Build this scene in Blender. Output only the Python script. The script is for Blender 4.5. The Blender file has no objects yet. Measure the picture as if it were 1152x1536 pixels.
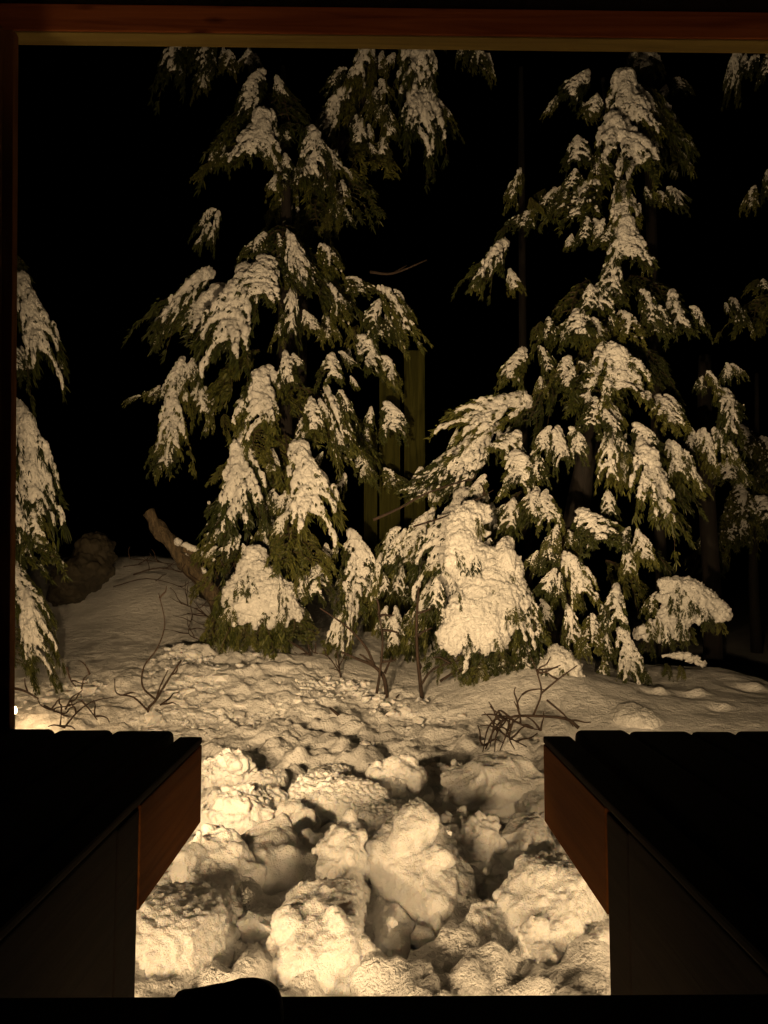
import bpy, bmesh, math, random
import numpy as np
from mathutils import Vector, Matrix, noise

random.seed(7)
rng = np.random.default_rng(7)
R = math.radians
scene = bpy.context.scene
C = scene.collection

# ------------------------------------------------------------------ camera
F = 1154.0                      # focal length in pixels of the 1152 x 1536 photograph
HX, HY = 566.0, 856.0           # where level lines running away from the camera vanish
EYE = Vector((0, 0, 1.6))
cd = bpy.data.cameras.new('camera'); cam = bpy.data.objects.new('camera', cd); C.objects.link(cam)
cd.sensor_fit = 'VERTICAL'; cd.sensor_height = 36; cd.sensor_width = 27
cd.lens = F / 1536 * 36
cd.clip_start = 0.02; cd.clip_end = 400
PITCH = math.atan((HY - 768) / F); YAW = math.atan((576 - HX) / F)
cam.location = EYE
cam.rotation_euler = (R(90) + PITCH, 0, -YAW)
scene.camera = cam
CAMR = Matrix.Rotation(-YAW, 3, 'Z') @ Matrix.Rotation(R(90) + PITCH, 3, 'X')

# ------------------------------------------------------------------ night sky, exposure
w = bpy.data.worlds.new('World'); scene.world = w; w.use_nodes = True
nt = w.node_tree; nt.nodes.clear()
sky = nt.nodes.new('ShaderNodeTexSky'); sky.sky_type = 'NISHITA'; sky.sun_disc = False
sky.sun_elevation = R(-6); sky.sun_rotation = R(160)
bg = nt.nodes.new('ShaderNodeBackground'); bg.inputs['Strength'].default_value = 0.0006
wo = nt.nodes.new('ShaderNodeOutputWorld')
nt.links.new(sky.outputs[0], bg.inputs[0]); nt.links.new(bg.outputs[0], wo.inputs[0])
scene.view_settings.view_transform = 'Standard'; scene.view_settings.look = 'None'
scene.view_settings.exposure = 0; scene.view_settings.gamma = 1
scene.cycles.use_denoising = True
scene.cycles.max_bounces = 6; scene.cycles.diffuse_bounces = 4
scene.cycles.sample_clamp_indirect = 4

ADDED_TREE_FLOOD_W = 1500; ADDED_TREE_FLOOD_RIGHT_W = 720; ADDED_TREE_FLOOD_LEFT_W = 420; LEFT_FILL_W = 60; RIGHT_FILL_W = 34; FRONT_FILL_W = 13; ADDED_YARD_FLOOD_W = 250; GLOW_W = 15; UPLIGHT_W = 26
WARM = (1.0, 0.67, 0.34)

# ------------------------------------------------------------------ helpers
def at(px, py, Y):
    """point at distance Y (world depth) along the ray of photo pixel px, py"""
    d = CAMR @ Vector(((px - 576) / F, -(py - 768) / F, -1.0))
    return EYE + d * (Y / d.y)

def to_px(P):
    """photo pixels of an (n,3) array of points"""
    Q = (P - np.array(EYE)) @ np.array(CAMR)
    z = np.minimum(Q[:, 2], -1e-3)
    return np.stack([576 + F * Q[:, 0] / -z, 768 - F * Q[:, 1] / -z], 1)

def mat(name, build):
    m = bpy.data.materials.new(name); m.use_nodes = True
    build(m.node_tree, m.node_tree.nodes['Principled BSDF'])
    return m

def nn(t, kind, **kw):
    n = t.nodes.new(kind)
    for k, v in kw.items():
        if k in n.inputs: n.inputs[k].default_value = v
        else: setattr(n, k, v)
    return n

def ramp(t, fac, stops):
    r = t.nodes.new('ShaderNodeValToRGB')
    e = r.color_ramp.elements
    e[0].position, e[0].color = stops[0][0], (*stops[0][1], 1)
    e[1].position, e[1].color = stops[-1][0], (*stops[-1][1], 1)
    for p, c in stops[1:-1]:
        x = e.new(p); x.color = (*c, 1)
    t.links.new(fac, r.inputs[0])
    return r.outputs[0]

def snow_mat(name, f1, f2, d1, d2, tint=((.80, .80, .80), (.90, .90, .90)), sss=0.25):
    def b(t, p):
        tc = nn(t, 'ShaderNodeNewGeometry')
        n1 = nn(t, 'ShaderNodeTexNoise', Scale=f1, Detail=5.0, Roughness=.62)
        n2 = nn(t, 'ShaderNodeTexNoise', Scale=f2, Detail=3.0, Roughness=.6)
        n3 = nn(t, 'ShaderNodeTexNoise', Scale=2.3, Detail=4.0)
        for n in (n1, n2, n3): t.links.new(tc.outputs['Position'], n.inputs['Vector'])
        t.links.new(ramp(t, n3.outputs[0], [(.35, tint[0]), (.62, tint[1])]), p.inputs['Base Color'])
        b1 = nn(t, 'ShaderNodeBump', Strength=1.0, Distance=d1); b2 = nn(t, 'ShaderNodeBump', Strength=1.0, Distance=d2)
        t.links.new(n1.outputs[0], b1.inputs['Height']); t.links.new(n2.outputs[0], b2.inputs['Height'])
        t.links.new(b1.outputs[0], b2.inputs['Normal']); t.links.new(b2.outputs[0], p.inputs['Normal'])
        p.inputs['Roughness'].default_value = .75; p.inputs['Specular IOR Level'].default_value = .25
        if sss:
            p.inputs['Subsurface Weight'].default_value = sss
            p.inputs['Subsurface Radius'].default_value = (1, .8, .6)
            p.inputs['Subsurface Scale'].default_value = .02
    return mat(name, b)

M = {}
M['snow'] = snow_mat('snow ground', 14, 60, .030, .010, sss=0)
M['chunk'] = snow_mat('snow chunk', 34, 130, .012, .005)
M['pad'] = snow_mat('snow on boughs', 26, 80, .030, .010, tint=((.70, .70, .69), (.88, .88, .87)), sss=0)

def leafb(t, p):
    g = nn(t, 'ShaderNodeNewGeometry'); o = nn(t, 'ShaderNodeObjectInfo')
    a = nn(t, 'ShaderNodeMath', operation='ADD')
    t.links.new(g.outputs['Random Per Island'], a.inputs[0]); t.links.new(o.outputs['Random'], a.inputs[1])
    h = nn(t, 'ShaderNodeMath', operation='MULTIPLY'); h.inputs[1].default_value = .5
    t.links.new(a.outputs[0], h.inputs[0])
    t.links.new(ramp(t, h.outputs[0], [(.1, (.014, .020, .004)), (.5, (.042, .052, .010)), (.9, (.125, .125, .028))]), p.inputs['Base Color'])
    p.inputs['Roughness'].default_value = .55; p.inputs['Specular IOR Level'].default_value = .35
M['needle'] = mat('cedar foliage', leafb)

def barkb(c1, c2, s=9, d=.02):
    def b(t, p):
        tc = nn(t, 'ShaderNodeTexCoord'); mp = nn(t, 'ShaderNodeMapping'); mp.inputs['Scale'].default_value = (1, 1, .25)
        n = nn(t, 'ShaderNodeTexNoise', Scale=s, Detail=6.0, Roughness=.65)
        t.links.new(tc.outputs['Object'], mp.inputs[0]); t.links.new(mp.outputs[0], n.inputs['Vector'])
        t.links.new(ramp(t, n.outputs[0], [(.3, c1), (.7, c2)]), p.inputs['Base Color'])
        bm_ = nn(t, 'ShaderNodeBump', Strength=1.0, Distance=d)
        t.links.new(n.outputs[0], bm_.inputs['Height']); t.links.new(bm_.outputs[0], p.inputs['Normal'])
        p.inputs['Roughness'].default_value = .85
    return b
M['bark'] = mat('dark bark', barkb((.025, .017, .010), (.085, .058, .034)))
M['twig'] = mat('brown twig', barkb((.014, .008, .005), (.045, .026, .016), 30, .004))
M['rock'] = mat('striated rock', barkb((.012, .010, .006), (.05, .040, .022), 5, .05))

def woodb(c1, c2, axis, knots=False):
    def b(t, p):
        tc = nn(t, 'ShaderNodeTexCoord'); mp = nn(t, 'ShaderNodeMapping')
        s = [26, 26, 26]; s[axis] = 1.3; mp.inputs['Scale'].default_value = s
        n = nn(t, 'ShaderNodeTexNoise', Scale=1.0, Detail=7.0, Roughness=.6, Distortion=.8)
        t.links.new(tc.outputs['Object'], mp.inputs[0]); t.links.new(mp.outputs[0], n.inputs['Vector'])
        col = ramp(t, n.outputs[0], [(.32, c1), (.68, c2)])
        if knots:
            v = nn(t, 'ShaderNodeTexVoronoi', Scale=3.2); v2 = nn(t, 'ShaderNodeMapping'); sc = [3, 3, 3]; sc[axis] = 1; v2.inputs['Scale'].default_value = sc
            t.links.new(tc.outputs['Object'], v2.inputs[0]); t.links.new(v2.outputs[0], v.inputs['Vector'])
            k = ramp(t, v.outputs['Distance'], [(.06, (.25, .2, .2)), (.16, (1, 1, 1))])
            mx = nn(t, 'ShaderNodeMixRGB', blend_type='MULTIPLY'); mx.inputs[0].default_value = 1
            t.links.new(col, mx.inputs[1]); t.links.new(k, mx.inputs[2]); col = mx.outputs[0]
        t.links.new(col, p.inputs['Base Color'])
        bm_ = nn(t, 'ShaderNodeBump', Strength=.6, Distance=.004)
        t.links.new(n.outputs[0], bm_.inputs['Height']); t.links.new(bm_.outputs[0], p.inputs['Normal'])
        p.inputs['Roughness'].default_value = .85; p.inputs['Specular IOR Level'].default_value = .04
    return b
M['deck'] = mat('weathered deck board', woodb((.004, .003, .002), (.009, .006, .004), 1))
M['rim'] = mat('stained rim board', woodb((.030, .0095, .0016), (.058, .020, .0035), 1))
M['darkbark'] = mat('wet black bark', barkb((.006, .005, .004), (.016, .011, .008)))  # even near-black bark on every trunk
M['palebark'] = mat('pale peeling bark', barkb((.02, .014, .007), (.17, .125, .07), 30, .05))
M['beam'] = mat('red stained beam', woodb((.13, .035, .012), (.30, .095, .030), 0, True))
M['trim'] = mat('olive trim strip', woodb((.14, .10, .030), (.22, .16, .05), 0))  # beam underside; light from below is put into its olive tone
M['post'] = mat('brown post', woodb((.12, .055, .018), (.22, .10, .035), 2))
M['panel'] = mat('mossy board', woodb((.012, .013, .003), (.034, .034, .008), 2))  # olive tone of the glass reflection put into board colour
M['black'] = mat('black cloth', barkb((.006, .006, .006), (.012, .012, .012), 40, .002))
M['metal'] = mat('lamp housing', barkb((.03, .03, .03), (.05, .05, .05), 60, .001))
def lensb(t, p):
    p.inputs['Base Color'].default_value = (1, .8, .5, 1)
    p.inputs['Emission Color'].default_value = (*WARM, 1); p.inputs['Emission Strength'].default_value = 6
M['lens'] = mat('lamp lens', lensb)

def tag(o, label, cat, group=None, kind=None):
    if label: o['label'] = label
    if cat: o['category'] = cat
    if group: o['group'] = group
    if kind: o['kind'] = kind
    return o

def link(name, me, m, parent=None, smooth=True):
    if m is not None and not me.materials: me.materials.append(m)
    if smooth and len(me.polygons): me.polygons.foreach_set('use_smooth', np.ones(len(me.polygons), bool))
    o = bpy.data.objects.new(name, me); C.objects.link(o)
    if parent: o.parent = parent
    return o

def empty(name, loc):
    o = bpy.data.objects.new(name, None); C.objects.link(o); o.location = loc; o.empty_display_size = .1
    return o

def mesh_np(name, V, Fc):
    me = bpy.data.meshes.new(name); me.from_pydata([tuple(v) for v in V], [], [tuple(f) for f in Fc]); me.update()
    return me

def box_bm(x0, x1, y0, y1, z0, z1, bev=0.0, seg=2):
    bm = bmesh.new(); bmesh.ops.create_cube(bm, size=1)
    for v in bm.verts:
        v.co = Vector(((x0 + x1) / 2 + v.co.x * (x1 - x0), (y0 + y1) / 2 + v.co.y * (y1 - y0), (z0 + z1) / 2 + v.co.z * (z1 - z0)))
    if bev: bmesh.ops.bevel(bm, geom=bm.edges[:], offset=bev, segments=seg, affect='EDGES', profile=.6)
    return bm

def bm_obj(name, bm, m, parent=None, smooth=False):
    me = bpy.data.meshes.new(name); bm.to_mesh(me); bm.free()
    return link(name, me, m, parent, smooth)

def tube(pts, radii, sides=6, V=None, Fc=None, wob=0.0):
    """a tapered tube through pts; returns vertex and face lists"""
    V = [] if V is None else V; Fc = [] if Fc is None else Fc
    pts = [Vector(p) for p in pts]; base = len(V)
    up = Vector((.3, .9, .2))
    for i, p in enumerate(pts):
        d = (pts[min(i + 1, len(pts) - 1)] - pts[max(i - 1, 0)]).normalized()
        a = d.cross(up)
        if a.length < .05: a = d.cross(Vector((1, 0, 0)))
        a.normalize(); b = d.cross(a)
        for k in range(sides):
            th = 2 * math.pi * k / sides
            rr = radii[i] * (1 + wob * noise.noise(p * 7 + Vector((k * 1.7, 0, 0))))
            V.append(p + a * math.cos(th) * rr + b * math.sin(th) * rr)
    for i in range(len(pts) - 1):
        for k in range(sides):
            q = base + i * sides
            Fc.append((q + k, q + (k + 1) % sides, q + sides + (k + 1) % sides, q + sides + k))
    Fc.append(tuple(base + k for k in reversed(range(sides))))
    Fc.append(tuple(base + (len(pts) - 1) * sides + k for k in range(sides)))
    return V, Fc

def smooth_path(pts, n):
    """Catmull-Rom through pts"""
    P = [Vector(p) for p in pts]; P = [P[0] * 2 - P[1]] + P + [P[-1] * 2 - P[-2]]
    out = []
    for i in range(1, len(P) - 2):
        for k in range(n):
            t = k / n
            out.append(.5 * ((2 * P[i]) + (P[i + 1] - P[i - 1]) * t + (2 * P[i - 1] - 5 * P[i] + 4 * P[i + 1] - P[i + 2]) * t * t + (3 * P[i] - P[i - 1] - 3 * P[i + 1] + P[i + 2]) * t ** 3))
    out.append(P[-2])
    return out

_ico = {}
def ico(sub):
    if sub not in _ico:
        bm = bmesh.new(); bmesh.ops.create_icosphere(bm, subdivisions=sub, radius=1)
        _ico[sub] = (np.array([v.co[:] for v in bm.verts]), np.array([[v.index for v in f.verts] for f in bm.faces])); bm.free()
    return _ico[sub]

def hull_block(sx, sy, sz, r, n=16, square=3.0):
    """an angular block: convex hull of points on a rounded box"""
    bm = bmesh.new()
    for _ in range(n):
        v = r.normal(size=3); v /= (np.abs(v) ** square).sum() ** (1 / square)
        bm.verts.new((v[0] * sx * r.uniform(.85, 1), v[1] * sy * r.uniform(.85, 1), v[2] * sz * r.uniform(.85, 1)))
    res = bmesh.ops.convex_hull(bm, input=bm.verts[:]); bmesh.ops.delete(bm, geom=[v for v in bm.verts if not v.link_faces], context='VERTS')
    bmesh.ops.triangulate(bm, faces=bm.faces[:]); bm.verts.index_update()
    out = (np.array([v.co[:] for v in bm.verts]), np.array([[v.index for v in f.verts] for f in bm.faces])); bm.free()
    return out

def blobs_mesh(name, cen, rad, voxel, disp, smooth_it=3, seed=0, sub=2, extra=()):
    """ellipsoids (centres n,3 and radii n,3) fused by a voxel remesh, then pushed along the normal by noise"""
    V0, F0 = ico(sub); cen = np.array(cen, float); rad = np.array(rad, float)
    if rad.ndim == 1: rad = np.repeat(rad[:, None], 3, 1)
    V = (V0[None] * rad[:, None, :] + cen[:, None, :]).reshape(-1, 3)
    Fc = (F0[None] + (np.arange(len(cen)) * len(V0))[:, None, None]).reshape(-1, 3)
    for ev, ef in extra:
        Fc = np.concatenate([Fc, ef + len(V)]); V = np.concatenate([V, ev])
    me = bpy.data.meshes.new(name)
    me.vertices.add(len(V)); me.vertices.foreach_set('co', V.ravel())
    me.loops.add(len(Fc) * 3); me.loops.foreach_set('vertex_index', Fc.ravel().astype(np.int32))
    me.polygons.add(len(Fc)); me.polygons.foreach_set('loop_start', np.arange(0, len(Fc) * 3, 3, dtype=np.int32))
    me.update(calc_edges=True); me.validate()
    o = bpy.data.objects.new(name + '_tmp', me); C.objects.link(o)
    r = o.modifiers.new('r', 'REMESH'); r.mode = 'VOXEL'; r.voxel_size = voxel; r.use_smooth_shade = True
    if smooth_it:
        s = o.modifiers.new('s', 'SMOOTH'); s.iterations = smooth_it; s.factor = .5
    dg = bpy.context.evaluated_depsgraph_get()
    out = bpy.data.meshes.new_from_object(o.evaluated_get(dg)); out.name = name
    bpy.data.objects.remove(o); bpy.data.meshes.remove(me)
    n = len(out.vertices); co = np.empty(n * 3); no = np.empty(n * 3)
    out.vertices.foreach_get('co', co); out.vertices.foreach_get('normal', no)
    co = co.reshape(-1, 3); no = no.reshape(-1, 3)
    off = Vector((seed * 3.7, seed * 1.3, seed * 2.1)); d = np.zeros(n)
    for kind, f, a in disp:
        if kind == 'billow': d += a * np.array([2 * abs(noise.noise((Vector(c) + off) * f)) - .35 for c in co])
        else: d += a * np.array([noise.fractal((Vector(c) + off) * f, .8, 2.0, 4) for c in co])
    co = co + no * d[:, None]
    out.vertices.foreach_set('co', co.ravel()); out.update()
    return out

# ================================================================== the ground
ctl_px = [(560,1490,2.75),(300,1400,3.15),(820,1400,3.15),(560,1300,4.0),(800,1300,4.0),(330,1290,4.0),(560,1200,5.1),(400,1150,5.7),(750,1150,5.7),
          (560,1120,6.2),(300,1080,6.6),(150,1060,6.8),(30,1070,6.5),(560,1060,7.0),(640,1040,7.4),(480,1005,7.8),(270,985,7.9),(400,978,8.2),
          (520,960,9.2),(430,945,9.8),(60,1010,7.3),(130,990,7.8),(200,930,9.2),(240,890,10.0),(210,835,11.5),(120,860,11.0),
          (700,1060,6.9),(760,1010,7.2),(840,1000,7.3),(900,1012,7.6),(1000,1015,7.9),(1100,1005,8.0),(1160,1022,7.9),(900,1080,6.2),(1100,1070,6.3),(1000,1040,7.0),
          (700,945,9.5),(600,985,8.6)]
ctl = [tuple(at(*c)) for c in ctl_px]
ctl += [(-6,2,.1),(6,2,.1),(0,0,0),(-6,6,.4),(7,6,.5),(4,10,.25),(6,10,.1),(2.5,11,.4),(-8,10,1.2),(-5.5,13.5,1.9),(-3,14,1.6),(0,13,1.3),(0,18,.8),(-7,20,1.0),(8,16,.2),(12,10,0),(-14,8,1),(-20,-10,0),(20,-10,0),(-25,30,0),(25,30,0)]
ctl = np.array(ctl)
def phi(r): return np.sqrt(r * r + .5 ** 2)
A = phi(np.linalg.norm(ctl[:, None, :2] - ctl[None, :, :2], axis=2))
WT = np.linalg.solve(A + .02 * np.eye(len(ctl)) * -1, ctl[:, 2] - .5)
def ground_z(XY):
    XY = np.atleast_2d(np.array(XY, float)); out = np.empty(len(XY))
    for i in range(0, len(XY), 20000):
        out[i:i + 20000] = phi(np.linalg.norm(XY[i:i + 20000, None, :] - ctl[None, :, :2], axis=2)) @ WT + .5
    return out

def poly_mask(PX, poly, soft):
    """1 inside the polygon, falling to 0 over soft pixels outside"""
    poly = np.array(poly, float); x, y = PX[:, 0], PX[:, 1]
    inside = np.zeros(len(PX), bool); dist = np.full(len(PX), 1e9)
    for i in range(len(poly)):
        a, b = poly[i], poly[(i + 1) % len(poly)]
        cond = ((a[1] > y) != (b[1] > y)) & (x < (b[0] - a[0]) * (y - a[1]) / (b[1] - a[1] + 1e-9) + a[0])
        inside ^= cond
        ab = b - a; t = np.clip(((PX - a) @ ab) / (ab @ ab), 0, 1)
        dist = np.minimum(dist, np.linalg.norm(PX - (a + t[:, None] * ab), axis=1))
    return np.where(inside, 1, np.clip(1 - dist / soft, 0, 1))
ROUGH = [(-40,1100),(20,1050),(200,1018),(262,975),(330,985),(420,990),(500,1025),(600,1045),(650,1062),(720,1085),(830,1120),(830,1600),(-40,1600)]
PILE = [(180,1560),(200,1350),(300,1235),(300,1140),(560,1150),(680,1150),(815,1150),(830,1240),(930,1380),(940,1560)]

def axis_coords(lo, hi, f0, f1, d):
    """grid lines: spacing d between f0 and f1, growing outside"""
    mid = list(np.arange(f0, f1, d)); a, s = f1, d
    while a < hi: mid.append(a); s *= 1.18; a += s
    a, s = f0, d; left = []
    while a > lo:
        s *= 1.18; a -= s; left.append(a)
    return np.array(left[::-1] + mid)
gx = axis_coords(-120, 120, -3.6, 4.6, .028); gy = axis_coords(-60, 150, 2.2, 8.6, .028)
GX, GY = np.meshgrid(gx, gy); XY = np.stack([GX.ravel(), GY.ravel()], 1)
gz = ground_z(XY)
far = np.clip((np.hypot(XY[:, 0], XY[:, 1] - 6) - 16) / 25, 0, 1)
gz = gz * (1 - far) + 0.1 * far
PX = to_px(np.column_stack([XY, gz])); PX[XY[:, 1] < .5] = (-9999, -9999)
rough = poly_mask(PX, ROUGH, 26); pile = poly_mask(PX, PILE, 60)
def nz(f, k=1.0, oct=4, ox=0):
    return np.array([noise.fractal(Vector((x * f + ox, y * f * k, 1.3)), .8, 2.1, oct) for x, y in XY])
near = (np.abs(XY[:, 0]) < 9) & (XY[:, 1] < 14) & (XY[:, 1] > 1)
n_big = nz(1.1, 1, 3); n_mid = nz(4.2, .8, 4, 5); n_fine = nz(14, 1, 3, 9)
bil = np.array([abs(noise.noise(Vector((x * 7, y * 6, 4)))) for x, y in XY])
gz += near * (.030 * n_big + .010 * n_mid + .003 * n_fine)
clump = np.clip(.5 + 1.4 * nz(.9, 1.3, 2, 21), .15, 1.2)      # trodden and churned patches
streak = np.array([noise.fractal(Vector(((x * .75 + y * .66) * 2.2, (-x * .66 + y * .75) * 11, 7)), .8, 2.1, 3) for x, y in XY])
n_hol = nz(1.7, 1.5, 3, 33)
gz += rough * (1 - .8 * pile) * .07 * (n_hol - .2 * np.abs(n_hol))
gz += rough * (.034 * n_mid + .030 * clump * n_fine + .03 * clump * (bil - .2) + .035 * (1.2 - clump) * streak) * np.clip(1 - pile * .2, 0, 1)
for px, py, Y, dr, dd in ((978,1036,7.0,.10,.07),(1034,1044,6.95,.12,.08),(1118,1028,7.3,.13,.08),(300,955,8.6,.2,.05),(1075,1062,6.5,.09,.05)):   # dents where snow fell from the boughs
    c = at(px, py, Y); q = np.hypot((XY[:, 0] - c.x), (XY[:, 1] - c.y)) / dr; q2 = np.hypot((XY[:, 0] - c.x - dr * .9), (XY[:, 1] - c.y - dr * .5)) / (dr * .8)
    gz += -dd * np.exp(-q * q * 1.5) + dd * .7 * np.exp(-q2 * q2 * 1.5)
gz += pile * (.07 * n_mid + .05 * n_big + .10)
nx_, ny_ = len(gx), len(gy)
idx = np.arange(nx_ * ny_).reshape(ny_, nx_)
FC = np.stack([idx[:-1, :-1], idx[:-1, 1:], idx[1:, 1:], idx[1:, :-1]], -1).reshape(-1, 4)
me = bpy.data.meshes.new('snow_ground')
me.vertices.add(len(XY)); me.vertices.foreach_set('co', np.column_stack([XY, gz]).ravel())
me.loops.add(len(FC) * 4); me.loops.foreach_set('vertex_index', FC.ravel().astype(np.int32))
me.polygons.add(len(FC)); me.polygons.foreach_set('loop_start', np.arange(0, len(FC) * 4, 4, dtype=np.int32))
me.update(calc_edges=True)
tag(link('snow_ground', me, M['snow']), 'snow covered yard rising towards the trees', None, kind='structure')

def gz1(x, y): return float(ground_z([(x, y)])[0])

# snow crumbs thrown over the rough strip: nobody could count them
cl = []
while len(cl) < 11000:
    x, y = rng.uniform(-3.6, 1.8), rng.uniform(4.6, 8.4)
    cl.append((x, y))
cl = np.array(cl); cz = ground_z(cl); cpx = to_px(np.column_stack([cl, cz]))
cn = np.array([noise.noise(Vector((x * 1.6, y * 1.6, 8))) for x, y in cl])
keep = rng.random(len(cl)) < poly_mask(cpx, ROUGH, 12) * np.clip(.35 + 1.3 * cn, .04, 1); cl, cz = cl[keep], cz[keep]
V0, F0 = ico(1); VV, FF = [], []
for k in range(len(cl)):
    s = .007 + .030 * rng.random() ** 3.5 + (.03 if rng.random() < .015 else 0)
    q = V0 * (1 + .7 * (rng.random((len(V0), 1)) - .5)) * s * rng.uniform(.6, 1.6, 3) * [1.3, 1.3, .8]
    VV.append(q + [cl[k, 0], cl[k, 1], cz[k] + s * .1 + .012 * rng.standard_normal()]); FF.append(F0 + k * len(V0))
me = mesh_np('snow_crumbs', np.concatenate(VV), np.concatenate(FF))
tag(link('snow_crumbs', me, M['chunk'], smooth=False), 'loose snow crumbs scattered over the ploughed strip of yard', 'snow crumbs', kind='stuff')

# ================================================================== the deck
D = 2.3                                   # far edge of the deck, metres from the camera
DZ = at(HX, 1098, D).z                    # its top
RH = DZ - at(814, 1230, D).z              # rim height
XR = at(814, 1150, D).x; XL = at(304, 1150, D).x
NEAR = D * (DZ - EYE.z) / (at(HX, 1490, D).z - EYE.z)  # near edge of the step opening
def board_profile(name, x0, x1, y0, y1, ztop, parent, rise=0.0, rc=.018):
    """a deck board running away from the house, its long edges rounded"""
    th = .038; prof = []
    for (cx, sgn) in ((x1 - rc, 1), (x0 + rc, -1)):
        for k in range(4):
            a = R(90) * k / 3
            p = (cx + rc * math.cos(a), ztop - rc + rc * math.sin(a)) if sgn > 0 else (cx - rc * math.sin(a), ztop - rc + rc * math.cos(a))
            prof.append(p)
    prof += [(x0, ztop - th), (x1, ztop - th)]
    n = len(prof); V = [(x, y0, z + rise * (x0 + x1) * .5) for x, z in prof] + [(x, y1, z + rise * (x0 + x1) * .5) for x, z in prof]
    Fc = [(i, (i + 1) % n, n + (i + 1) % n, n + i) for i in range(n)] + [tuple(reversed(range(n))), tuple(range(n, 2 * n))]
    return link(name, mesh_np(name, V, Fc), M['deck'], parent, smooth=False)

def deck(side, label):
    s = 1 if side == 'right' else -1
    root = empty('deck_platform', (0, 0, 0)); tag(root, label, 'deck', 'decks either side of the step opening')
    xe = XR if s > 0 else XL
    rise = -.010 if s < 0 else 0.0
    cuts = [862, 942, 1036, 1103, 1185, 1268, 1350, 1434, 1520, 1605] if s > 0 else [262, 170, 83, -2, -88, -174, -260, -345, -430]
    xs = [at(c, 1098, D).x for c in cuts]
    for a, b in zip(xs[:-1], xs[1:]):
        x0, x1 = min(a, b), max(a, b)
        board_profile('board', x0 + .002, x1 - .002, .05, D + random.uniform(-.006, .008), DZ + random.uniform(-.003, .004), root, rise)
    # edge board beside the opening, a little lower than the rest
    x0, x1 = sorted((xe + s * .0, xs[0] - s * .016))
    bm_obj('edge_board', box_bm(x0, x1, NEAR + .003, D - .008, DZ - .03, DZ - .010, .006), M['deck'], root)
    # rim joist facing the opening, far rim, joists behind
    a, b = sorted((xe, xe + s * .045))
    RB = (XR * D / (at(910, 1370, D).x)) if s > 0 else (XL * D / at(208, 1370, D).x)
    bm_obj('rim_board', box_bm(a, b, RB - .001, D - .012, DZ - RH, DZ - .032, .004), M['rim'], root)
    a, b = sorted((xe + s * .048, s * 2.2))
    bm_obj('far_rim_board', box_bm(a, b, D - .062, D - .014, DZ - RH, DZ - .042, .003), M['rim'], root)
    # corner post; near skirt added down to the ground to block lamp light
    a, b = sorted((xe + s * .003, xe + s * .143))
    bm_obj('post', box_bm(a, b, RB - .14, RB, -.15, DZ - .04, .006), M['deck'], root)
    bm_obj('skirt_board', box_bm(a, b, NEAR + .005, RB - .145, -.1, DZ - .034, .004), M['deck'], root)
    a, b = sorted((s * 2.0, s * 2.14))
    bm_obj('post', box_bm(a, b, D - .25, D - .11, -.15, DZ - .04, .006), M['rim'], root)
    return root
deck('left', 'dark board deck left of the snowy step opening')
deck('right', 'dark board deck right of the snowy step opening')

sill = empty('door_sill', (0, 0, 0)); tag(sill, 'black sill board across the bottom of the step opening', 'sill')
bm_obj('tread', box_bm(XL - .25, XR + .25, .05, NEAR, DZ - .12, DZ - .002, .003), M['deck'], sill)
bm_obj('riser', box_bm(XL - .25, XR + .25, NEAR - .10, NEAR - .06, DZ - .3, DZ - .123, .003), M['rim'], sill)

# dark bundle lying on the near edge (only its outline shows)
pts = [(262, 1494), (285, 1484), (330, 1474), (362, 1466), (392, 1466), (408, 1476), (420, 1494)]
yb = NEAR - .05; cen, rad = [], []
ox = [262, 285, 310, 335, 358, 375, 392, 405, 417]; oy = [1489, 1484, 1479, 1474, 1467.5, 1465.5, 1468, 1476, 1488]
for px in np.arange(268, 414, 4.0):
    p = at(px, float(np.interp(px, ox, oy)), yb); base = DZ - .006; hh = max(p.z - base, .005)
    cen.append((p.x, yb, base)); rad.append((.010, .03, hh))
o = link('cloth_bundle', blobs_mesh('cloth_bundle', cen, rad, .0025, [('n', 30, .0006)], 10), M['black'])
tag(o, 'small black rounded bundle lying on the near sill', 'bundle')

# porch beam and post
YB = 2.3
zb = at(HX, 51, YB).z; zt = at(HX, 11, YB).z; y2 = YB * (zb - EYE.z) / (at(HX, 72.5, YB).z - EYE.z)
beam = empty('porch_beam', (0, YB, zb)); tag(beam, 'red brown wooden beam along the top of the view', 'beam')
tilt = R(-.35)
b1 = bm_obj('beam_board', box_bm(-2.4, 2.4, 0, y2 - YB - .022, 0, zt - zb, .004), M['beam'], beam)
b2 = bm_obj('trim_strip', box_bm(-2.4, 2.4, y2 - YB - .02, y2 - YB, -.003, .05, .002), M['trim'], beam)
b3 = bm_obj('soffit_strip', box_bm(-2.4, 2.4, .004, y2 - YB - .024, -.006, -.001, .001), M['trim'], beam)
b4 = bm_obj('roof_board', box_bm(-2.4, 2.4, -.9, .03, zt - zb + .004, zt - zb + .03, .002), M['deck'], beam)
beam.rotation_euler = (0, R(.35), 0)
xp = at(18.5, 1095, YB).x
post = empty('porch_post', (xp, YB, DZ)); tag(post, 'narrow brown post at the left edge under the beam', 'post')
bm_obj('post_face', box_bm(-.11, -.030, -.13, -.02, -.01, zb - DZ - .004, .004), M['post'], post)
bm_obj('post_batten', box_bm(-.10, 0, -.018, .016, -.01, zb - DZ - .004, .003), M['post'], post)
post.rotation_euler = (0, R(-1.75), 0)

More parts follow.
